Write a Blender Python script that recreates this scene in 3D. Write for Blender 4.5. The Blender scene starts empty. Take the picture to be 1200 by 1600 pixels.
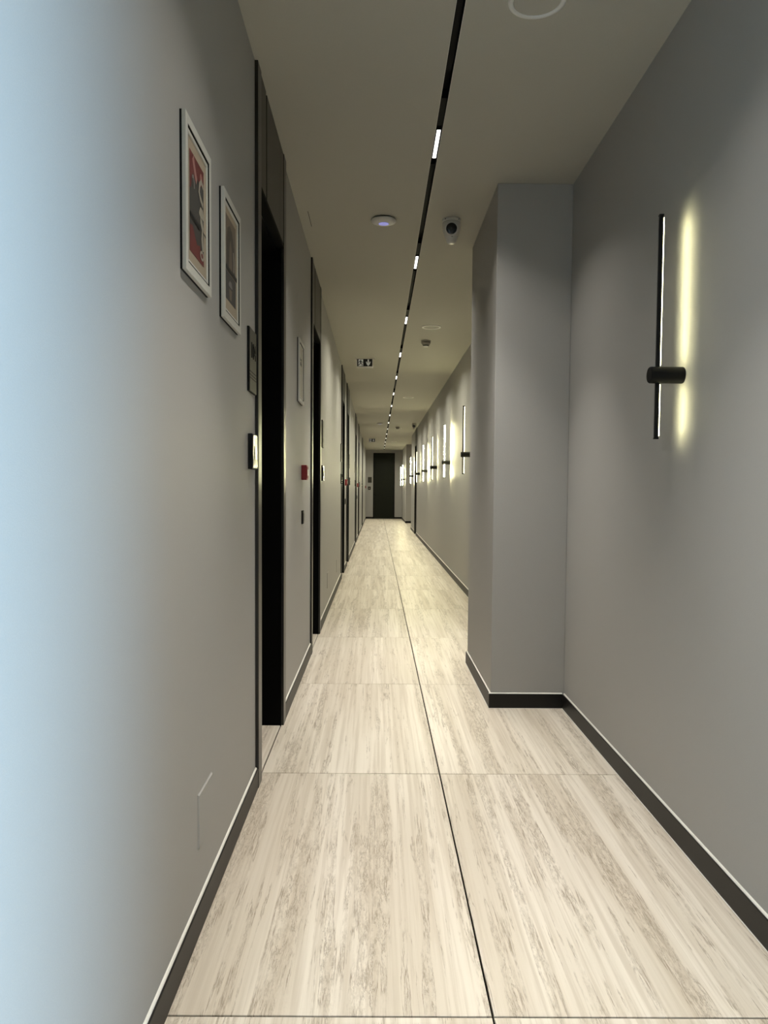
import bpy, math, random
from mathutils import Matrix, Vector, Euler
random.seed(7)
S = bpy.context.scene
COL = S.collection

# ------------------------------------------------------------------ camera, sky, exposure
FPX, PX, PY = 1205.2, 593.77, 825.39
cd = bpy.data.cameras.new('camera'); cam = bpy.data.objects.new('camera', cd); COL.objects.link(cam)
cd.sensor_fit = 'HORIZONTAL'; cd.sensor_width = 36; cd.lens = FPX/1200*36
cd.shift_x = (600-PX)/1200; cd.shift_y = (PY-800)/1200
cd.clip_start = .02; cd.clip_end = 200
cam.matrix_world = Matrix.Translation((0, 0, 1.2719)) @ Matrix.Rotation(-.0041, 4, 'Z') @ Matrix.Rotation(math.pi/2-.0498, 4, 'X') @ Matrix.Rotation(.0069, 4, 'Z')
S.camera = cam

w = bpy.data.worlds.new('sky'); S.world = w; w.use_nodes = True
bg = w.node_tree.nodes['Background']
bg.inputs[0].default_value = (.50, .76, 1.0, 1); bg.inputs[1].default_value = 26.0

vs = S.view_settings
vs.view_transform = 'Standard'; vs.look = 'None'; vs.gamma = 1; vs.use_curve_mapping = False; vs.exposure = 0.0
S.cycles.max_bounces = 10; S.cycles.diffuse_bounces = 6; S.cycles.glossy_bounces = 4
S.cycles.caustics_reflective = False; S.cycles.caustics_refractive = False
S.cycles.use_denoising = True; S.cycles.sample_clamp_indirect = 4

DOWN_W = ((10.4, 72), (6.4, 118))   # each downlight module: (power, beam angle) of its lens and of its spill
DOWN_FAR = ((1.5, 66), (20.0, 152))   # the same, modules beyond the pier, dimmed lens and wider spill
LAMP_E = 9.0            # radiance of the wall lamps' diffusers
LAMP_W = 2.0            # power of a wall lamp's beam per metre
LAMP_C = (1.0, .95, .54)
DOWN_C = (1.0, .955, .865)
DOWN_CFAR = (1.0, .955, .76)

# ------------------------------------------------------------------ main dimensions (metres)
L, R, H = -.509, 1.103, 3.0126
YB, YE = -2.6, 34.0
XC, R0 = .289, 1.804          # centre joint, first cross joint
TRX, TRW = .288, .030         # ceiling track
WIN = (-.95, .44, .06, 2.42)  # window in the right wall: y0,y1,z0,z1
LEFT_DOORS = [(3.225, 4.195), (5.885, 6.83), (10.88, 11.83), (12.72, 13.67), (17.72, 18.67), (20.5, 21.45), (25.9, 26.85)]
RIGHT_DOOR = (21.55, 22.5)

# ------------------------------------------------------------------ materials
def mat(name, col, rough=.5, metal=0, spec=.5, emit=None, es=0, bump=0, bscale=200, coat=0):
    m = bpy.data.materials.new(name); m.use_nodes = True
    nt = m.node_tree; b = nt.nodes['Principled BSDF']
    b.inputs['Base Color'].default_value = (*col, 1); b.inputs['Roughness'].default_value = rough
    b.inputs['Metallic'].default_value = metal; b.inputs['Specular IOR Level'].default_value = spec
    b.inputs['Coat Weight'].default_value = coat
    if emit: b.inputs['Emission Color'].default_value = (*emit, 1); b.inputs['Emission Strength'].default_value = es
    # a little tonal grain so that no surface is perfectly flat
    tc = nt.nodes.new('ShaderNodeTexCoord'); n = nt.nodes.new('ShaderNodeTexNoise'); n.inputs['Scale'].default_value = bscale
    n.inputs['Detail'].default_value = 3
    nt.links.new(tc.outputs['Object'], n.inputs['Vector'])
    mr = nt.nodes.new('ShaderNodeMapRange'); mr.inputs[3].default_value = .94; mr.inputs[4].default_value = 1.06
    nt.links.new(n.outputs[0], mr.inputs[0])
    mx = nt.nodes.new('ShaderNodeVectorMath'); mx.operation = 'SCALE'; mx.inputs[0].default_value = col
    nt.links.new(mr.outputs[0], mx.inputs[3]); nt.links.new(mx.outputs[0], b.inputs['Base Color'])
    if bump:
        bp = nt.nodes.new('ShaderNodeBump'); bp.inputs['Strength'].default_value = bump; bp.inputs['Distance'].default_value = .001
        nt.links.new(n.outputs[0], bp.inputs['Height']); nt.links.new(bp.outputs[0], b.inputs['Normal'])
    return m

PAINT = mat('grey wall paint', (.395, .388, .372), .55, spec=.3, bump=.25, bscale=420)
CEIL = mat('ceiling paint', (.48, .465, .405), .8, spec=.2, bump=.1, bscale=300)
TRIM = mat('bronze black trim', (.008, .007, .006), .32, spec=.6)
JAMB = mat('black door lacquer', (.002, .002, .002), .65, spec=.06)
PANEL = mat('dark laminate panel', (.040, .036, .030), .42, spec=.4)
BLACK = mat('matt black metal', (.005, .005, .005), .6, spec=.18)
CHAN = mat('black track', (.004, .004, .004), .7, spec=.1)
WHITE = mat('white plastic', (.72, .70, .66), .4)
BEADM = mat('white sealant', (.80, .78, .72), .5)
GROUT = mat('dark grout', (.008, .006, .004), 1.0, spec=0)
BOARD = mat('black baseboard', (.007, .006, .005), .44, spec=.28)
RED = mat('red plastic', (.20, .008, .012), .45)
DKPLATE = mat('dark metal plate', (.040, .037, .029), .45, spec=.35)
GLOSSB = mat('glossy black glass', (.012, .012, .012), .08, coat=.5)
RIMM = mat('white enamel rim', (.85, .83, .78), .35, spec=.6)
FRAMEM = mat('white picture frame', (.66, .65, .60), .45)
BEIGE = mat('beige mount', (.42, .35, .26), .7)
ENDDOOR = mat('dark green black door', (.009, .011, .006), .5, spec=.2)
CHROME = mat('brushed steel', (.5, .48, .42), .25, metal=1)
LAMPB = mat('bright lamp diffuser', (.8, .8, .75), .4, emit=LAMP_C, es=155)
LAMP = mat('lamp diffuser', (.8, .8, .75), .4, emit=LAMP_C, es=LAMP_E)
DOWNM = mat('downlight lens', (.8, .8, .8), .4, emit=(1, .98, .93), es=2.6)
BLUE = mat('blue status light', (.2, .2, .5), .3, emit=(.35, .36, .95), es=.45)
SIGNW = mat('lit sign face', (.6, .6, .55), .4, emit=(.9, .92, .85), es=.14)
DKG = mat('dark grey plastic', (.24, .22, .19), .5)
CAMG = mat('camera grey plastic', (.70, .68, .62), .45)
LENS = mat('camera lens', (.003, .003, .004), .12)

def travertine():
    m = bpy.data.materials.new('travertine tile'); m.use_nodes = True
    nt = m.node_tree; N = nt.nodes; K = nt.links; b = N['Principled BSDF']
    tc = N.new('ShaderNodeTexCoord'); oi = N.new('ShaderNodeObjectInfo')
    off = N.new('ShaderNodeVectorMath'); off.operation = 'SCALE'; off.inputs[0].default_value = (31, 57, 13)
    K.new(oi.outputs['Random'], off.inputs[3])
    add = N.new('ShaderNodeVectorMath'); K.new(tc.outputs['Object'], add.inputs[0]); K.new(off.outputs[0], add.inputs[1])
    def noise(sx, sy, detail, rough, dist=0, src=add):
        mp = N.new('ShaderNodeVectorMath'); mp.operation = 'MULTIPLY'; mp.inputs[1].default_value = (sx, sy, 1)
        K.new(src.outputs[0], mp.inputs[0]); n = N.new('ShaderNodeTexNoise')
        n.inputs['Scale'].default_value = 1; n.inputs['Detail'].default_value = detail
        n.inputs['Roughness'].default_value = rough; n.inputs['Distortion'].default_value = dist
        K.new(mp.outputs[0], n.inputs['Vector']); return n.outputs[0]
    def rng(src, a, b_, c, d):
        mr = N.new('ShaderNodeMapRange'); mr.interpolation_type = 'SMOOTHSTEP'
        for i, v in zip((1, 2, 3, 4), (a, b_, c, d)): mr.inputs[i].default_value = v
        K.new(src, mr.inputs[0]); return mr.outputs[0]
    def mth(op, a, b_=None):
        n = N.new('ShaderNodeMath'); n.operation = op
        for i, v in enumerate((a, b_)):
            if v is None: continue
            if isinstance(v, (int, float)): n.inputs[i].default_value = v
            else: K.new(v, n.inputs[i])
        return n.outputs[0]
    def mixc(f, c1, c2):
        n = N.new('ShaderNodeMix'); n.data_type = 'RGBA'; K.new(f, n.inputs['Factor'])
        for k, v in ((6, c1), (7, c2)):
            if isinstance(v, tuple): n.inputs[k].default_value = (*v, 1)
            else: K.new(v, n.inputs[k])
        return n.outputs[2]
    bands = noise(9, .30, 3, .55, .12)                    # broad streaks along the tile
    fineb = noise(52, .8, 6, .66, .22)
    zone = noise(13, .50, 4, .6, .35)                      # where the crinkled veins sit
    mask = rng(zone, .50, .64, 0, 1)
    mott = rng(noise(75, 16, 7, .75, .4), .42, .64, 0, 1)
    crk = noise(30, 3.6, 9, .74, .35)
    line = rng(mth('ABSOLUTE', mth('SUBTRACT', crk, .5)), 0, .020, 1, 0)
    line2 = rng(noise(130, 34, 5, .7, .3), .57, .68, 0, 1)
    longl = rng(mth('ABSOLUTE', mth('SUBTRACT', noise(12, .42, 9, .62, .15), .5)), 0, .008, 1, 0)
    broken = rng(noise(20, 5, 4, .6, .2), .42, .58, 0, 1)
    edge = rng(mth('ABSOLUTE', mth('SUBTRACT', noise(13, .50, 9, .64, .35), .55)), 0, .014, 1, 0)
    c = mixc(rng(bands, .36, .62, 0, 1), (.775, .712, .622), (.655, .588, .495))
    c = mixc(mth('MULTIPLY', rng(fineb, .42, .62, 0, 1), .50), c, (.50, .425, .335))
    c = mixc(mth('MULTIPLY', mth('MULTIPLY', mask, mott), .55), c, (.37, .305, .23))
    c = mixc(mth('MULTIPLY', mth('MULTIPLY', line, mask), .75), c, (.22, .17, .12))
    c = mixc(mth('MULTIPLY', mth('MULTIPLY', line2, mask), .35), c, (.26, .21, .15))
    c = mixc(mth('MULTIPLY', mth('MULTIPLY', longl, broken), .75), c, (.28, .22, .155))
    c = mixc(mth('MULTIPLY', mth('MULTIPLY', edge, broken), .75), c, (.27, .21, .15))
    K.new(c, b.inputs['Base Color'])
    K.new(rng(fineb, .3, .7, .38, .46), b.inputs['Roughness']); b.inputs['Specular IOR Level'].default_value = .20
    bp = N.new('ShaderNodeBump'); bp.inputs['Strength'].default_value = .12; bp.inputs['Distance'].default_value = .0008
    bp.invert = True; K.new(mth('MULTIPLY', line, mask), bp.inputs['Height']); K.new(bp.outputs[0], b.inputs['Normal'])
    return m
TRAV = travertine()

def glass_mat():
    m = bpy.data.materials.new('clear pane'); m.use_nodes = True; nt = m.node_tree
    for n in list(nt.nodes): nt.nodes.remove(n)
    o = nt.nodes.new('ShaderNodeOutputMaterial'); t = nt.nodes.new('ShaderNodeBsdfTransparent'); g = nt.nodes.new('ShaderNodeBsdfGlossy')
    g.inputs['Roughness'].default_value = .02; f = nt.nodes.new('ShaderNodeFresnel'); f.inputs[0].default_value = 1.45
    mx = nt.nodes.new('ShaderNodeMixShader'); nt.links.new(f.outputs[0], mx.inputs[0]); nt.links.new(t.outputs[0], mx.inputs[1])
    nt.links.new(g.outputs[0], mx.inputs[2]); nt.links.new(mx.outputs[0], o.inputs[0]); return m
GLASS = glass_mat()

# ------------------------------------------------------------------ mesh helpers
class MB:
    def __init__(s): s.v = []; s.f = []; s.sm = []
    def box(s, x0, x1, y0, y1, z0, z1):
        if x0 > x1: x0, x1 = x1, x0
        if y0 > y1: y0, y1 = y1, y0
        i = len(s.v)
        s.v += [(x, y, z) for z in (z0, z1) for x, y in ((x0, y0), (x1, y0), (x1, y1), (x0, y1))]
        for q in ((3, 2, 1, 0), (4, 5, 6, 7), (0, 1, 5, 4), (1, 2, 6, 5), (2, 3, 7, 6), (3, 0, 4, 7)):
            s.f.append([i+k for k in q]); s.sm.append(False)
        return s
    def lathe(s, prof, n=32, axis='z', at=(0, 0, 0), smooth=True):   # prof: list of (r, h)
        i = len(s.v)
        for r, h in prof:
            for k in range(n):
                a = 2*math.pi*k/n; c, d = r*math.cos(a), r*math.sin(a)
                p = {'z': (c, d, h), 'x': (h, c, d), 'y': (d, h, c)}[axis]
                s.v.append((p[0]+at[0], p[1]+at[1], p[2]+at[2]))
        for j in range(len(prof)-1):
            for k in range(n):
                a, b_ = i+j*n+k, i+j*n+(k+1) % n
                s.f.append([a, b_, b_+n, a+n]); s.sm.append(smooth)
        s.f.append([i+k for k in range(n)][::-1]); s.sm.append(False)
        s.f.append([i+(len(prof)-1)*n+k for k in range(n)]); s.sm.append(False)
        return s
    def prism(s, pts, axis, a0, a1):   # polygon extruded along an axis ('x': pts are (y,z); 'y': (x,z); 'z': (x,y))
        i = len(s.v); n = len(pts)
        for a in (a0, a1):
            for p, q in pts: s.v.append({'x': (a, p, q), 'y': (p, a, q), 'z': (p, q, a)}[axis])
        s.f.append([i+k for k in range(n)]); s.f.append([i+n+k for k in range(n)][::-1]); s.sm += [False, False]
        for k in range(n): s.f.append([i+k, i+(k+1) % n, i+n+(k+1) % n, i+n+k][::-1]); s.sm.append(False)
        return s
    def mesh(s, name, m):
        me = bpy.data.meshes.new(name); me.from_pydata(s.v, [], s.f); me.polygons.foreach_set('use_smooth', s.sm)
        import bmesh
        bm = bmesh.new(); bm.from_mesh(me); bmesh.ops.recalc_face_normals(bm, faces=bm.faces); bm.to_mesh(me); bm.free()
        me.materials.append(m); return me
    def build(s, name, m, parent=None, bevel=0, loc=None, **props):
        o = bpy.data.objects.new(name, s.mesh(name, m)); COL.objects.link(o)
        if parent: o.parent = parent
        if loc: o.location = loc
        if bevel:
            b = o.modifiers.new('bevel', 'BEVEL'); b.width = bevel; b.segments = 2; b.limit_method = 'ANGLE'
        for k, v in props.items(): o[k] = v
        return o
def empty(name, loc, **props):
    o = bpy.data.objects.new(name, None); COL.objects.link(o); o.location = loc; o.empty_display_size = .05
    for k, v in props.items(): o[k] = v
    return o
def copy_tree(o, parent=None, loc=None, **props):
    c = o.copy(); COL.objects.link(c)
    if parent: c.parent = parent
    if loc: c.location = loc
    for k, v in props.items(): c[k] = v
    for ch in list(o.children): copy_tree(ch, c)
    return c
def text_mesh(name, txt, size, depth, m, parent, loc, rot, font_x=1.0):
    cu = bpy.data.curves.new(name, 'FONT'); cu.body = txt; cu.size = size; cu.extrude = depth; cu.align_x = 'CENTER'; cu.align_y = 'CENTER'
    t = bpy.data.objects.new('t', cu); me = bpy.data.meshes.new_from_object(t); bpy.data.objects.remove(t)
    me.name = name; me.materials.clear(); me.materials.append(m)
    o = bpy.data.objects.new(name, me); COL.objects.link(o); o.parent = parent; o.location = loc; o.rotation_euler = rot; o.scale = (font_x, 1, 1)
    return o

# ------------------------------------------------------------------ floor: slab and single tiles
fl = MB().box(L-.18, 2.65, YB, YE+.1, -.15, -.010); floor = fl.build('floor', GROUT, kind='structure')
_tm = {}
def tile(x0, x1, y0, y1):
    gx, gy = .0028, .0028
    w_, l_ = round(x1-x0-2*gx, 4), round(y1-y0-2*gy, 4)
    if (w_, l_) not in _tm:
        mb = MB(); c = .0011; a, d = w_/2, l_/2
        v = [(-a, -d, -.010), (a, -d, -.010), (a, d, -.010), (-a, d, -.010), (-a, -d, -c), (a, -d, -c), (a, d, -c), (-a, d, -c),
             (-a+c, -d+c, 0), (a-c, -d+c, 0), (a-c, d-c, 0), (-a+c, d-c, 0)]
        mb.v = v
        for lo, hi in ((0, 4), (4, 8)):
            for k in range(4): mb.f.append([lo+k, lo+(k+1) % 4, hi+(k+1) % 4, hi+k]); mb.sm.append(False)
        mb.f.append([8, 9, 10, 11]); mb.sm.append(False); mb.f.append([3, 2, 1, 0]); mb.sm.append(False)
        _tm[(w_, l_)] = mb.mesh('tile', TRAV)
    o = bpy.data.objects.new('tile', _tm[(w_, l_)]); COL.objects.link(o); o.parent = floor
    o.location = ((x0+x1)/2, (y0+y1)/2, 0)
y = R0-1.6*3
while y < YE-.01:
    y0, y1 = max(y, YB), min(y+1.6, YE)
    tile(XC-.8, XC, y0, y1); tile(XC, R, y0, y1)
    y += 1.6
for a, b_ in LEFT_DOORS: tile(-.625, XC-.8, a+.092, b_-.092)
for yy in (25.0, 26.6, 28.2):
    tile(R, R+.75, yy, min(yy+1.6, 29.58)); tile(R+.75, R+1.5, yy, min(yy+1.6, 29.58))
tile(R, R+.13, RIGHT_DOOR[0]+.092, RIGHT_DOOR[1]-.092)

# ------------------------------------------------------------------ ceiling with the slot for the track
cl = MB()
cl.box(L-.18, TRX-TRW/2-.0015, YB, YE+.1, H, H+.16); cl.box(TRX+TRW/2+.0015, 2.65, YB, YE+.1, H, H+.16)
cl.box(TRX-TRW/2-.0015, TRX+TRW/2+.0015, YB, YE+.1, H+.06, H+.16)
cl.box(TRX-TRW/2-.0015, TRX+TRW/2+.0015, YE-.018, YE+.1, H, H+.06); cl.box(TRX-TRW/2-.0015, TRX+TRW/2+.0015, YB-.1, YB+.018, H, H+.06)
cl.build('ceiling', CEIL, kind='structure')

# ------------------------------------------------------------------ walls
wl = MB(); prev = YB
for a, b_ in LEFT_DOORS:
    wl.box(L-.18, L, prev, a, -.012, H); prev = b_
wl.box(L-.18, L, prev, YE, -.012, H); wl.box(L-.40, L-.18, YB, YE, -.012, H)
wl.build('wall_left', PAINT, kind='structure')
wr = MB()
wr.box(R, R+.2, YB, WIN[0], -.012, H); wr.box(R, R+.2, WIN[0], WIN[1], -.012, WIN[2]); wr.box(R, R+.2, WIN[0], WIN[1], WIN[3], H)
wr.box(R, R+.2, WIN[1], RIGHT_DOOR[0], -.012, H); wr.box(R+.18, R+.3, RIGHT_DOOR[0], RIGHT_DOOR[1], -.012, H)
wr.box(R, R+.2, RIGHT_DOOR[1], 24.95, -.012, H); wr.box(R+.2, R+1.55, 24.75, 24.95, -.012, H); wr.box(R+1.5, R+1.55, 24.95, 29.6, -.012, H)
wr.box(R, R+1.55, 29.6, YE, -.012, H)
wr.build('wall_right', PAINT, kind='structure')
MB().box(.6735, R, 4.463, 5.626, 0, H).build('wall_pier', PAINT, bevel=.003, kind='structure')
MB().box(L-.2, R+1.55, YE, YE+.2, -.012, H).build('wall_far', PAINT, kind='structure')
MB().box(L-.2, R+.2, YB-.2, YB, -.012, H).build('wall_near', PAINT, kind='structure')

# window behind the camera in the right wall: daylight enters here
y0, y1, z0, z1 = WIN
wf = MB(); t_ = .05; xa, xb = R+.11, R+.17
wf.box(xa, xb, y0, y0+t_, z0, z1); wf.box(xa, xb, y1-t_, y1, z0, z1); wf.box(xa, xb, y0+t_, y1-t_, z0, z0+t_); wf.box(xa, xb, y0+t_, y1-t_, z1-t_, z1)
win = wf.build('window_1', BLACK, kind='structure')
MB().box(R+.135, R+.141, y0+t_, y1-t_, z0+t_, z1-t_).build('pane', GLASS, win)
pl = bpy.data.lights.new('window_portal', 'AREA'); pl.shape = 'RECTANGLE'; pl.size = z1-z0; pl.size_y = y1-y0; pl.cycles.is_portal = True
po = bpy.data.objects.new('window_portal', pl); COL.objects.link(po); po.location = (R+.19, (y0+y1)/2, (z0+z1)/2); po.rotation_euler = (0, math.pi/2, 0)

# ------------------------------------------------------------------ baseboards with a thin white bead on top
BH, BT = .085, .012
def board_x(parent, x, sgn, a, b_):      # along Y; sgn = direction into the corridor
    MB().box(x, x+sgn*BT, a, b_, 0, BH).build('board', BOARD, parent, bevel=.001)
    s = sgn; MB().prism([(x, BH), (x+s*.007, BH), (x+s*.0055, BH+.0035), (x, BH+.006)], 'y', a, b_).build('edge_bead', BEADM, parent)
def board_y(parent, yv, sgn, a, b_):     # along X
    MB().box(a, b_, yv, yv+sgn*BT, 0, BH).build('board', BOARD, parent, bevel=.001)
    s = sgn; MB().prism([(yv, BH), (yv+s*.007, BH), (yv+s*.0055, BH+.0035), (yv, BH+.006)], 'x', a, b_).build('edge_bead', BEADM, parent)
bl = empty('baseboard_left', (0, 0, 0), kind='structure'); prev = YB
for a, b_ in LEFT_DOORS: board_x(bl, L, 1, prev, a); prev = b_
board_x(bl, L, 1, prev, YE)
br = empty('baseboard_right', (0, 0, 0), kind='structure')
board_x(br, R, -1, YB, 4.451)
board_y(br, 4.463, -1, .6735-BT, R-BT); board_x(br, .6735, -1, 4.463, 5.626); board_y(br, 5.626, 1, .6735-BT, R)
board_x(br, R, -1, 5.638, RIGHT_DOOR[0]); board_x(br, R, -1, RIGHT_DOOR[1], 24.95); board_x(br, R, -1, 29.588, YE)
board_y(br, 29.6, -1, R-BT, R+1.5)
be = empty('baseboard_far', (0, 0, 0), kind='structure')
board_y(be, YE, -1, L+BT, -.172); board_y(be, YE, -1, .768, R-BT)
sb = MB()                                 # thin bead where the boards meet the floor
sb.box(R-BT-.003, R-BT, YB, 4.448, 0, .002); sb.box(.6735-BT-.003, R-BT, 4.448, 4.451, 0, .002); sb.box(.6735-BT-.003, .6735-BT, 4.451, 5.63, 0, .002)
sb.box(R-BT-.003, R-BT, 5.65, 24.95, 0, .002)
sb.build('floor_bead', BEADM, br)

# ------------------------------------------------------------------ doors in recessed frames, panels up to the ceiling
ZP = 2.545
def door(n, x, s, a, b_, handle_far):     # x wall plane, s = +1 wall faces +X, -1 wall faces -X
    r = empty('door_%d' % n, (x, a, 0), kind='structure')
    W = b_-a; F = s*.014; D = -s*.115
    def box(mb, x0, x1, *q): mb.box(x0, x1, *q); return mb
    f = MB()
    # stiles to the ceiling, proud of the wall; jamb linings; head
    f.box(D, F, 0, .012, 0, H); f.box(0, F, .012, .092, 0, H)
    f.box(0, F, W-.092, W-.012, 0, H); f.box(D, F, W-.012, W, 0, H)
    fr = f.build('frame', TRIM, r, bevel=.0012)
    j = MB(); j.box(D, 0, .012, .092, 0, ZP-.017); j.box(D, 0, W-.092, W-.012, 0, ZP-.017)
    j.build('jamb', JAMB, r)
    hd = MB(); hd.box(D, -s*.03, .012, W-.012, 2.515, 2.60); hd.box(-s*.03, F, .092, W-.092, 2.528, ZP); hd.build('head', JAMB, r)
    MB().box(-s*.034, -s*.030, .092, W-.092, 2.519, 2.528).build('head_seal', PANEL, r)
    # laminate panels above the door with narrow joints
    xs = [.095, .248, .278, .741, .874] if W > .9 else []
    for p, q in ((.0935, .248), (.2785, .7395), (.7425, W-.0935)):
        if q > p: MB().box(-s*.02, s*.011, p, q, ZP+.002, H-.002).build('panel', PANEL, r, bevel=.001)
    MB().box(-s*.02, s*.004, .2495, .277, ZP+.002, H-.002).build('reveal_strip', TRIM, r)
    MB().box(-s*.04, -s*.02, .012, W-.012, ZP, H).build('backing', JAMB, r)
    lf = MB().box(D-s*.045, D, .012, W-.012, .004, 2.60).build('door_leaf', JAMB, r, bevel=.001)
    hy = W-.16 if handle_far else .16
    h = MB(); h.lathe([(.026, 0), (.026, s*.008)], 24, 'x', (D, hy, 1.03)); h.lathe([(.009, 0), (.009, s*.05)], 16, 'x', (D, hy, 1.03))
    dr = -1 if handle_far else 1
    h.box(D+s*.042, D+s*.058, hy-.008 if dr > 0 else hy-.13, hy+.13 if dr > 0 else hy+.008, 1.022, 1.038)
    h.build('handle', BLACK, lf, bevel=.002)
    return r
for i, (a, b_) in enumerate(LEFT_DOORS): door(i+1, L, 1, a, b_, i % 2 == 1)
door(8, R, -1, *RIGHT_DOOR, False)
# far door, flush full height
d9 = empty('door_9', (-.172, YE, 0), kind='structure')
MB().box(.036, .904, -.012, 0, 0, 2.85).build('backing', JAMB, d9)
f = MB(); f.box(0, .035, -.03, 0, 0, 2.885); f.box(.905, .940, -.03, 0, 0, 2.885); f.box(.035, .905, -.03, 0, 2.85, 2.885); f.build('frame', JAMB, d9, bevel=.001)
lf = MB().box(.037, .903, -.022, 0, .004, 2.470).build('door_leaf', ENDDOOR, d9, bevel=.001)
MB().box(.037, .903, -.022, 0, 2.476, 2.849).build('panel', ENDDOOR, d9, bevel=.001)
h = MB(); h.lathe([(.024, 0), (.024, -.01)], 20, 'y', (.10, -.022, 1.03)); h.box(.09, .22, -.075, -.060, 1.022, 1.036); h.lathe([(.008, 0), (.008, -.045)], 12, 'y', (.10, -.022, 1.03))
h.build('handle', BLACK, lf)

# ------------------------------------------------------------------ ceiling track with downlight modules
tk = empty('track_light', (TRX, 0, H), label='black recessed light track running the whole length of the ceiling', category='ceiling light')
c = MB(); hw = TRW/2
c.box(-hw-.0013, -hw, YB+.02, YE-.02, -.0002, .058); c.box(hw, hw+.0013, YB+.02, YE-.02, -.0002, .058); c.box(-hw, hw, YB+.02, YE-.02, .050, .058)
c.build('channel', CHAN, tk)
c = MB(); c.box(-hw-.0028, -hw-.0008, YB+.02, YE-.02, -.0010, 0); c.box(hw+.0008, hw+.0028, YB+.02, YE-.02, -.0010, 0)
c.build('edge_trim', WHITE, tk)
lm = MB().box(-hw+.0015, hw-.0015, 0, .32, .006, .045); lme = lm.mesh('light_module', CHAN)
df = MB().box(-hw+.006, hw-.006, .004, .316, .003, .006); dfe = df.mesh('diffuser', DOWNM)
cv = MB().box(-hw+.0015, hw-.0015, 0, .26, .006, .045); cve = cv.mesh('driver_box', CHAN)
cv2 = MB().box(-hw+.003, hw-.003, 0, 1.1, .016, .045); cv2e = cv2.mesh('cover_strip', CHAN)
k = -3
while True:
    yy = 3.83+2.03*k
    if yy > YE-.6: break
    if yy > YB+.1:
        o = bpy.data.objects.new('light_module', lme); COL.objects.link(o); o.parent = tk; o.location = (0, yy, 0)
        d = bpy.data.objects.new('diffuser', dfe); COL.objects.link(d); d.parent = o
        for pw, an in (DOWN_W if yy < 7 else DOWN_FAR):
            la = bpy.data.lights.new('downlight', 'AREA'); la.shape = 'RECTANGLE'; la.size = TRW-.007; la.size_y = .31; la.energy = pw
            la.color = DOWN_C if yy < 7 else DOWN_CFAR; la.spread = math.radians(an)
            lo = bpy.data.objects.new('downlight', la); COL.objects.link(lo); lo.parent = o; lo.location = (0, .16, .0015)
        for me_, dy in ((cve, -.30), (cv2e, .42)):
            if yy+dy+1.1 < YE-.1 and yy+dy > YB+.1:
                e = bpy.data.objects.new(me_.name.split('.')[0], me_); COL.objects.link(e); e.parent = tk; e.location = (0, yy+dy, 0)
    k += 1

# ------------------------------------------------------------------ wall lamps: round arm, slim bar, strip diffuser
def wall_lamp(yv, ang, label, wide=.014, power=1.0):
    r = empty('wall_lamp', (R, yv, 1.693), label=label, category='wall lamp', group='slim bar lamps along the right wall')
    mt = MB().lathe([(.027, -.1225), (.0295, -.119), (.0300, -.115), (.0300, -.003), (.0285, 0)], 36, 'x').build('arm', BLACK, r)
    hw_ = wide/2
    b = MB().box(-hw_, hw_, -hw_, hw_, -.229, .568).build('bar', BLACK, r, bevel=.001, loc=(-.092, 0, 0))
    b.rotation_euler = (0, 0, -ang)
    d = MB(); d.box(hw_-.0005, hw_+.0035, -hw_+.0025, hw_-.0025, -.219, -.034); d.box(hw_-.0005, hw_+.0035, -hw_+.0025, hw_-.0025, .034, .558)
    d.build('diffuser', LAMPB if power > 2 else LAMP, b)
    for za, zb in ((-.2305, -.225), (.564, .5695)): MB().box(-hw_-.001, hw_+.001, -hw_-.001, hw_+.001, za, zb).build('end_cap', BLACK, b)
    for za, zb in ((-.219, -.034), (.034, .558)):      # the directed beam of the strip
        la = bpy.data.lights.new('lamp_beam', 'AREA'); la.shape = 'RECTANGLE'; la.size = zb-za; la.size_y = .008
        la.energy = LAMP_W*(1.35 if power > 2 else power)*(zb-za); la.color = LAMP_C; la.spread = math.radians(112)
        lo = bpy.data.objects.new('lamp_beam', la); COL.objects.link(lo); lo.parent = b
        lo.location = (hw_+.0037, 0, (za+zb)/2); lo.rotation_euler = (0, -math.pi/2, 0)
    return r
A, B = math.radians(6), math.radians(72)
wall_lamp(2.81, A, 'slim black bar lamp nearest the viewer, on the right wall before the pier', power=.46)
wall_lamp(6.45, B, 'slim bar lamp hidden just behind the grey pier', .022, power=1.3)
wall_lamp(9.10, math.radians(38), 'half black half lit bar lamp showing just past the edge of the grey pier', .018)
wall_lamp(11.72, B, 'bright white bar lamp with a thin dark arm, second lamp beyond the pier', .022, power=2.001)
wall_lamp(14.3, math.radians(40), 'thin lit bar lamp with a thick black arm, third lamp beyond the pier', .018)
wall_lamp(17.05, B, 'bright bar lamp, fourth beyond the pier, between two thick-armed lamps', .022, power=2.001)
wall_lamp(19.95, math.radians(40), 'bar lamp whose top overlaps the dark door on the right wall', .018)
wall_lamp(23.4, B, 'bright bar lamp just past the dark door on the right wall', .022, power=2.001)
wall_lamp(30.7, B, 'right one of the two small bar lamps beside the far door', .022, power=2.001)
wall_lamp(33.3, B, 'left one of the two small bar lamps beside the far door', .022, power=2.001)

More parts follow.
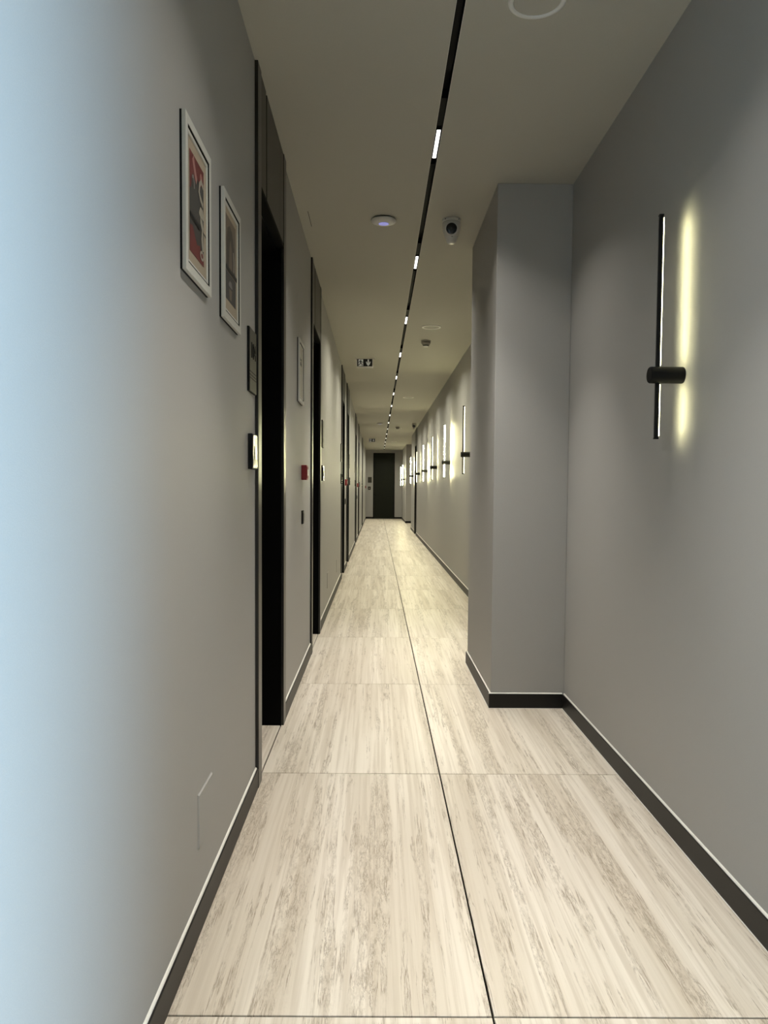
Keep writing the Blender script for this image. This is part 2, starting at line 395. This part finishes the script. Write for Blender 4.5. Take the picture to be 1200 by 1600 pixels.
# ------------------------------------------------------------------ framed pictures
def poly(pts, y0, y1, z0, z1, x, m, name, parent):   # pts: (across 0..1, down 0..1) -> thin printed patch
    q = [(y0+(y1-y0)*a, z1-(z1-z0)*b) for a, b in pts]
    return MB().prism(q, 'x', x+.0032, x+.0035).build(name, m, parent)
def picture(y0, y1, z0, z1, label, deep_mat=True, inner=.024, mm=None):
    r = empty('framed_picture', (L, y0, z0), label=label, category='picture', group='framed prints on the left wall')
    W, Z = y1-y0, z1-z0; t = inner
    MB().box(0, .0055, 0, W, 0, Z).build('backing', BLACK, r)  # its black edge also paints the shadow gap behind the frame
    f = MB(); f.box(.0055, .016, 0, t, 0, Z); f.box(.0055, .016, W-t, W, 0, Z); f.box(.0055, .016, t, W-t, 0, t); f.box(.0055, .016, t, W-t, Z-t, Z)
    f.build('frame', FRAMEM, r, bevel=.001)
    g = MB(); u = t; e = .0035
    g.box(.004, .0152, u, u+e, u, Z-u); g.box(.004, .0152, W-u-e, W-u, u, Z-u); g.box(.004, .0152, u+e, W-u-e, u, u+e); g.box(.004, .0152, u+e, W-u-e, Z-u-e, Z-u)
    g.build('black_fillet', BLACK, r)
    e2 = .010; g = MB(); u = t+e
    g.box(.004, .0125, u, u+e2, u, Z-u); g.box(.004, .0125, W-u-e2, W-u, u, Z-u); g.box(.004, .0125, u+e2, W-u-e2, u, u+e2); g.box(.004, .0125, u+e2, W-u-e2, Z-u-e2, Z-u)
    g.build('inner_liner', FRAMEM, r, bevel=.002)
    MB().box(.004, .008, t, W-t, t, Z-t).build('mount', mm or BEIGE, r)
    return r, W, Z
P_RED = mat('print red', (.15, .030, .028), .6); P_GREY = mat('print grey', (.055, .052, .048), .6); P_PINK = mat('print pink', (.36, .17, .15), .6)
P_CREAM = mat('print cream', (.36, .33, .27), .6); P_BLACK = mat('print black', (.004, .004, .004), .5); P_LG = mat('print light grey', (.20, .19, .18), .6)
P_SEP = mat('print sepia', (.17, .135, .10), .6); P_SEP2 = mat('print dark sepia', (.075, .062, .050), .6); P_PALE = mat('print pale', (.52, .49, .40), .7)
def curve(f, n=18): return [f(i/n) for i in range(n+1)]
def blob(cx, cy, rx, ry, n=20, w_=0): return [(cx+rx*(1+w_*math.sin(3*2*math.pi*i/n))*math.cos(2*math.pi*i/n), cy+ry*(1+w_*math.cos(2*2*math.pi*i/n))*math.sin(2*math.pi*i/n)) for i in range(n)]
def stroke(path, wd):
    l, r_ = [], []
    for i, (a, b) in enumerate(path):
        p = path[max(i-1, 0)]; q = path[min(i+1, len(path)-1)]; dx, dy = q[0]-p[0], q[1]-p[1]; d = math.hypot(dx, dy) or 1
        l.append((a-dy/d*wd, b+dx/d*wd*.6)); r_.append((a+dy/d*wd, b-dx/d*wd*.6))
    return l+r_[::-1]
# first print
r, W, Z = picture(2.012, 2.314, 1.836, 2.236, 'white-framed red and grey abstract print, the left of the near pair')
q = (.068, .232, .068, .332)
poly([(0, 0), (1, 0), (1, 1), (0, 1)], *q, .0052, P_GREY, 'print', r)
poly([(0, 0), (1, 0), (1, .16), (.75, .20), (.55, .17), (.40, .24), (.25, .20), (.12, .30), (.10, .36), (0, .38)], *q, .0056, P_RED, 'print_patch', r)
poly([(0, .74), (.18, .72), (.35, .80), (.5, .86), (.7, .83), (.82, .90), (1, .88), (1, 1), (0, 1)], *q, .0056, P_RED, 'print_patch', r)
poly(stroke([(.22, .03), (.30, .10), (.38, .16), (.48, .22)], .07), *q, .006, P_PINK, 'print_patch', r)
poly(blob(.80, .12, .08, .06), *q, .006, P_PINK, 'print_patch', r)
poly(blob(.22, .27, .10, .065), *q, .0061, P_GREY, 'print_patch', r)
poly(stroke([(.16, .24), (.24, .22), (.30, .27), (.30, .33)], .028), *q, .0064, P_LG, 'print_patch', r)
poly(stroke([(.95, .17), (.80, .14), (.68, .20), (.64, .28), (.74, .33), (.92, .37)], .045), *q, .0064, P_CREAM, 'print_patch', r)
poly(blob(.82, .47, .17, .07, w_=.25), *q, .0064, P_CREAM, 'print_patch', r)
poly([(.72, .52), (.86, .54), (.95, .60), (.92, .72), (.98, .84), (.86, .86), (.80, .74), (.84, .64), (.72, .58)], *q, .0064, P_CREAM, 'print_patch', r)
poly(blob(.84, .91, .14, .05), *q, .0064, P_CREAM, 'print_patch', r); poly(blob(.84, .91, .07, .025), *q, .0068, P_RED, 'print_patch', r)
poly([(0, .61), (.72, .62), (.72, .675), (0, .665)], *q, .0068, P_BLACK, 'print_patch', r)
poly([(.92, .64), (1.14, .655), (1.14, .665), (.92, .66)], *q, .0068, P_BLACK, 'print_patch', r)
# second print
r, W, Z = picture(2.505, 2.806, 1.824, 2.234, 'white-framed brownish portrait print, the right of the near pair')
q = (.062, .236, .075, .350)
poly([(0, 0), (1, 0), (1, 1), (0, 1)], *q, .0052, P_SEP, 'print', r)
poly([(.10, .60), (.08, .30), (.18, .14), (.40, .08), (.62, .12), (.82, .28), (.90, .60)], *q, .0056, P_SEP2, 'print_patch', r)
poly([(.30, .60), (.34, .34), (.46, .24), (.58, .34), (.64, .60)], *q, .006, P_SEP, 'print_patch', r)
poly(stroke([(.74, .34), (.80, .46), (.78, .58)], .03), *q, .006, P_CREAM, 'print_patch', r)
poly([(0, .67), (1, .67), (1, 1), (0, 1)], *q, .0056, P_GREY, 'print_patch', r)
poly(blob(.45, .78, .16, .05, w_=.3), *q, .006, P_LG, 'print_patch', r); poly([(.3, .84), (.6, .84), (.55, .97), (.35, .97)], *q, .006, P_SEP, 'print_patch', r)
poly([(-.06, .60), (1.10, .60), (1.10, .655), (-.06, .655)], *q, .0066, P_BLACK, 'print_patch', r)
# third print
r, W, Z = picture(4.905, 5.212, 1.830, 2.228, 'white-framed pale print with a small black bow, between the first two doors', mm=P_PALE)
q = (.05, .255, .05, .350)
poly([(.30, .19), (.50, .23), (.70, .19), (.70, .27), (.50, .245), (.30, .27)], *q, .0056, P_BLACK, 'print_patch', r)
poly([(.30, .30), (.50, .27), (.70, .31), (.70, .37), (.50, .36), (.30, .36)], *q, .0056, P_BLACK, 'print_patch', r)
poly(blob(.5, .265, .12, .022), *q, .006, P_CREAM, 'print_patch', r)

# ------------------------------------------------------------------ room signs and card readers beside the doors
def room_sign(yv, label, text=None):
    r = empty('room_sign', (L, yv, 1.655), label=label, category='sign', group='dark room signs beside the doors')
    MB().box(0, .008, 0, .168, 0, .250).build('back_plate', BLACK, r, bevel=.001)
    MB().box(.008, .0105, .002, .166, .002, .248).build('face_plate', DKPLATE, r, bevel=.0008)
    for z in (.052, .064, .077): MB().box(.0105, .0116, .002, .166, z, z+.0022).build('line', BLACK, r)
    if text: text_mesh('numerals', text, .088, .0012, BLACK, r, (.0117, .084, .160), (math.pi/2, 0, math.pi/2), .95)
    return r
def card_reader(yv, label):
    r = empty('card_reader', (L, yv, 1.350), label=label, category='card reader', group='black card readers beside the doors')
    MB().box(0, .017, 0, .12, 0, .140).build('body', BLACK, r, bevel=.002)
    MB().box(.017, .0205, .004, .116, .004, .136).build('glass_front', GLOSSB, r, bevel=.0015)
    MB().box(.0205, .0235, .036, .084, .040, .092).build('card_slot', CHROME, r, bevel=.001)
    return r
for yv, ry, txt, lab in ((3.03, 3.045, '104', 'the first door on the left'), (7.05, 7.0, None, 'the second door on the left'), (10.68, 10.72, None, 'the third door on the left'),
                    (13.86, 13.86, None, 'the fourth door on the left'), (17.5, 17.53, None, 'the fifth door on the left'), (21.62, 21.62, None, 'the sixth door on the left'), (25.68, 25.7, None, 'the seventh door on the left')):
    room_sign(yv, 'dark metal room sign beside '+lab+(', with raised numerals' if txt else ''), txt)
    card_reader(ry, 'black glossy card reader beside '+lab)
r = room_sign(0, 'dark room sign on the far wall left of the far door'); r.location = (-.408, YE, 1.579); r.rotation_euler = (0, 0, -math.pi/2)
r = card_reader(0, 'black card reader on the far wall left of the far door'); r.location = (-.400, YE, 1.270); r.rotation_euler = (0, 0, -math.pi/2)

# fire call points and switches below them, blank covers near the floor
def call_point(yv, label):
    r = empty('fire_call_point', (L, yv, 1.335), label=label, category='call point', group='red fire call points on the left wall')
    MB().box(0, .036, 0, .10, 0, .10).build('body', RED, r, bevel=.003)
    MB().box(.036, .040, .008, .092, .010, .090).build('cover', RED, r, bevel=.001)
    MB().box(.040, .0412, .025, .075, .030, .070).build('press_plate', WHITE, r, bevel=.0005)
for yv, lab in ((5.19, 'nearest red fire call point, under the third picture'), (12.15, 'red fire call point between the third and fourth doors'),
                (19.45, 'red fire call point between the fifth and sixth doors'), (32.6, 'red fire call point at the far left corner')): call_point(yv, lab)
def switch(yv, label):
    r = empty('wall_switch', (L, yv, 1.037), label=label, category='switch', group='dark switches under the call points')
    MB().box(0, .009, 0, .088, 0, .092).build('plate', BLACK, r, bevel=.002)
    MB().box(.009, .013, .016, .072, .016, .076).build('rocker', DKPLATE, r, bevel=.0015)
for yv, lab in ((5.195, 'nearest dark wall switch, below the red call point'), (12.2, 'dark switch between the third and fourth doors'), (19.4, 'dark switch between the fifth and sixth doors')): switch(yv, lab)
def cover(yv, z, label):
    r = empty('socket_cover', (L, yv, z), label=label, category='cover plate', group='blank covers low on the left wall')
    c = .003
    mb = MB(); a, b_, t = .185, .158, .0045
    mb.v = [(0, 0, 0), (0, a, 0), (0, a, b_), (0, 0, b_), (t, c, c), (t, a-c, c), (t, a-c, b_-c), (t, c, b_-c)]
    mb.f = [[0, 1, 5, 4], [1, 2, 6, 5], [2, 3, 7, 6], [3, 0, 4, 7], [4, 5, 6, 7], [3, 2, 1, 0]]; mb.sm = [False]*6
    mb.build('cover_plate', PAINT, r)
    MB().box(-.001, .0012, -.0015, a+.0015, -.0015, b_+.0012).build('rim_frame', PAINT, r)  # thin rim around the plate, in the wall colour
cover(2.172, .235, 'large blank wall-coloured cover plate just above the baseboard, nearest')
cover(7.9, .255, 'blank cover plate low on the wall past the second door')
cover(9.72, .225, 'blank cover plate low on the wall before the third door')

# ------------------------------------------------------------------ things on the ceiling
def speaker(x, yv, label, dot=False):
    r = empty('ceiling_speaker', (x, yv, H), label=label, category='speaker', group='round ceiling speakers')
    n = 48; mb = MB(); prof = [(.103, 0), (.1025, -.004), (.098, -.007), (.086, -.0065), (.083, -.001)]
    for rr, h in prof:
        for k_ in range(n): mb.v.append((rr*math.cos(2*math.pi*k_/n), rr*math.sin(2*math.pi*k_/n), h))
    for j in range(len(prof)-1):
        for k_ in range(n): mb.f.append([j*n+k_, j*n+(k_+1) % n, (j+1)*n+(k_+1) % n, (j+1)*n+k_]); mb.sm.append(True)
    mb.build('rim', RIMM, r)
    MB().lathe([(.0835, 0), (.0835, -.002), (.080, -.003)], 48).build('grille', CEIL, r)
    if dot: MB().lathe([(.004, -.003), (.003, -.006)], 10, at=(-.055, -.02, 0)).build('indicator', BLACK, r)
speaker(.558, 2.83, 'large pale ring of the nearest ceiling speaker, cut by the top edge', True)
speaker(.570, 8.34, 'round ceiling speaker just before the smoke detector')
speaker(.576, 14.63, 'round ceiling speaker, third along the corridor')
speaker(.593, 21.95, 'round ceiling speaker behind the far smoke detector')
speaker(.60, 27.94, 'round ceiling speaker nearest the far door')
def access_point(x, yv, label):
    r = empty('access_point', (x, yv, H), label=label, category='router', group='white disc access points')
    MB().lathe([(.066, 0), (.066, -.008)], 40).build('bracket', BLACK, r)  # black disc paints the shadow in the gap above the shell
    MB().lathe([(.078, -.008), (.081, -.013), (.078, -.020), (.060, -.028), (.035, -.0315)], 48).build('shell', WHITE, r)
    MB().lathe([(.034, -.0312), (.032, -.0325)], 36).build('status_light', BLUE, r)
access_point(.031, 5.055, 'white disc with a blue light on the ceiling left of the track')
access_point(.068, 20.25, 'small white disc far along the ceiling, left of the track')
def cctv(x, yv, label):
    r = empty('security_camera', (x, yv, H), label=label, category='camera', group='turret security cameras')
    MB().lathe([(.060, 0), (.060, -.012), (.056, -.018)], 40).build('base', CAMG, r)
    MB().lathe([(.056, -.018), (.058, -.035), (.058, -.060), (.052, -.085), (.040, -.115), (.030, -.142), (.024, -.150), (.012, -.153)], 40).build('housing', CAMG, r)
    e = MB().lathe([(.034, 0), (.041, -.006), (.043, -.016), (.043, -.034), (.040, -.038), (.036, -.038)], 40, 'y', (0, -.028, 0)).build('lens_hood', WHITE, r, loc=(-.003, -.008, -.070))
    e.rotation_euler = (math.radians(8), 0, math.radians(-3))
    MB().lathe([(.0345, -.030), (.0345, -.0385), (.030, -.0405), (.014, -.041)], 36, 'y', (0, -.028, 0)).build('lens', LENS, e)
    MB().lathe([(.009, -.041), (.007, -.0425)], 20, 'y', (0, -.028, 0)).build('lens_core', GLOSSB, e)
    MB().lathe([(.003, 0), (.003, -.0015)], 10, 'y', (0, -.040, -.118)).build('sensor', BLACK, r)
    for sx in (-.043, .043): MB().lathe([(.0035, 0), (.003, -.001)], 10, 'y', (sx, -.044, -.010)).build('screw', BLACK, r)
cctv(.468, 5.06, 'grey turret camera with a black lens on the near ceiling right of the track')
cctv(.955, 20.3, 'small turret camera high against the right wall far away')
def smoke(x, yv, label):
    r = empty('smoke_detector', (x, yv, H), label=label, category='smoke detector', group='smoke detectors on the ceiling')
    g = CAMG
    MB().lathe([(.056, 0), (.056, -.014), (.054, -.016)], 36).build('base', DKG, r)
    MB().lathe([(.050, -.016), (.050, -.024)], 36).build('gap_ring', BLACK, r)
    MB().lathe([(.055, -.024), (.055, -.030), (.046, -.034), (.044, -.050), (.040, -.052)], 36).build('body', DKG, r)
    MB().lathe([(.034, -.052), (.034, -.060)], 32).build('vent', BLACK, r)
    MB().lathe([(.038, -.060), (.036, -.066), (.026, -.071)], 36).build('cap', WHITE, r)
smoke(.558, 9.10, 'dark stepped smoke detector on the ceiling just past a speaker')
smoke(.555, 21.45, 'tiny dark smoke detector far along the ceiling')
def exit_sign(x, yv, label):
    r = empty('exit_sign', (x, yv, H), label=label, category='exit sign', group='hanging emergency exit signs')
    MB().box(-.110, .110, 0, .018, -.130, -.012).build('body', WHITE, r, bevel=.002)
    MB().box(-.100, .100, -.002, 0, -.1105, -.0135).build('black_face', P_BLACK, r)
    for s in (-1, 1): MB().box(s*.108, s*.127, -.002, .022, -.024, 0).build('bracket', WHITE, r, bevel=.002)
    X = lambda u: -.100+(u-365)/470*.200
    Zz = lambda v: -.0135-(v-425)/230*.097
    def pg(pts, y_, m, nm): MB().prism([(X(a), Zz(b)) for a, b in pts], 'y', y_, y_+.0003).build(nm, m, r)
    pg([(405, 440), (552, 440), (552, 645), (405, 645)], -.0024, SIGNW, 'door_pictogram')
    man = -.0028
    pg(blob(478, 462, 13, 13, 14), man, P_BLACK, 'running_figure')
    pg([(455, 478), (492, 478), (500, 500), (520, 520), (552, 520), (552, 535), (512, 537), (490, 522), (486, 545), (515, 568), (532, 600), (530, 645), (512, 645), (512, 605), (492, 580), (470, 568), (452, 605), (418, 622), (405, 622), (405, 606), (435, 592), (455, 545), (460, 515), (435, 520), (420, 545), (408, 540), (425, 505)], man, P_BLACK, 'running_figure')
    pg([(690, 440), (730, 440), (730, 570), (762, 500), (782, 520), (760, 590), (710, 645), (660, 590), (638, 520), (658, 500), (690, 570)], -.0024, SIGNW, 'arrow_pictogram')
exit_sign(-.175, 10.30, 'nearer green-less black and white exit sign with running figure and down arrow'.replace('green-less ', ''))
exit_sign(-.182, 26.3, 'farther small black and white exit sign near the far door')
MB().box(-.4475, -.4445, 4.93, 5.21, H-.0006, H+.0).build('ceiling_slot', BLACK, label='thin dark slot in the ceiling near the left wall', category='slot')
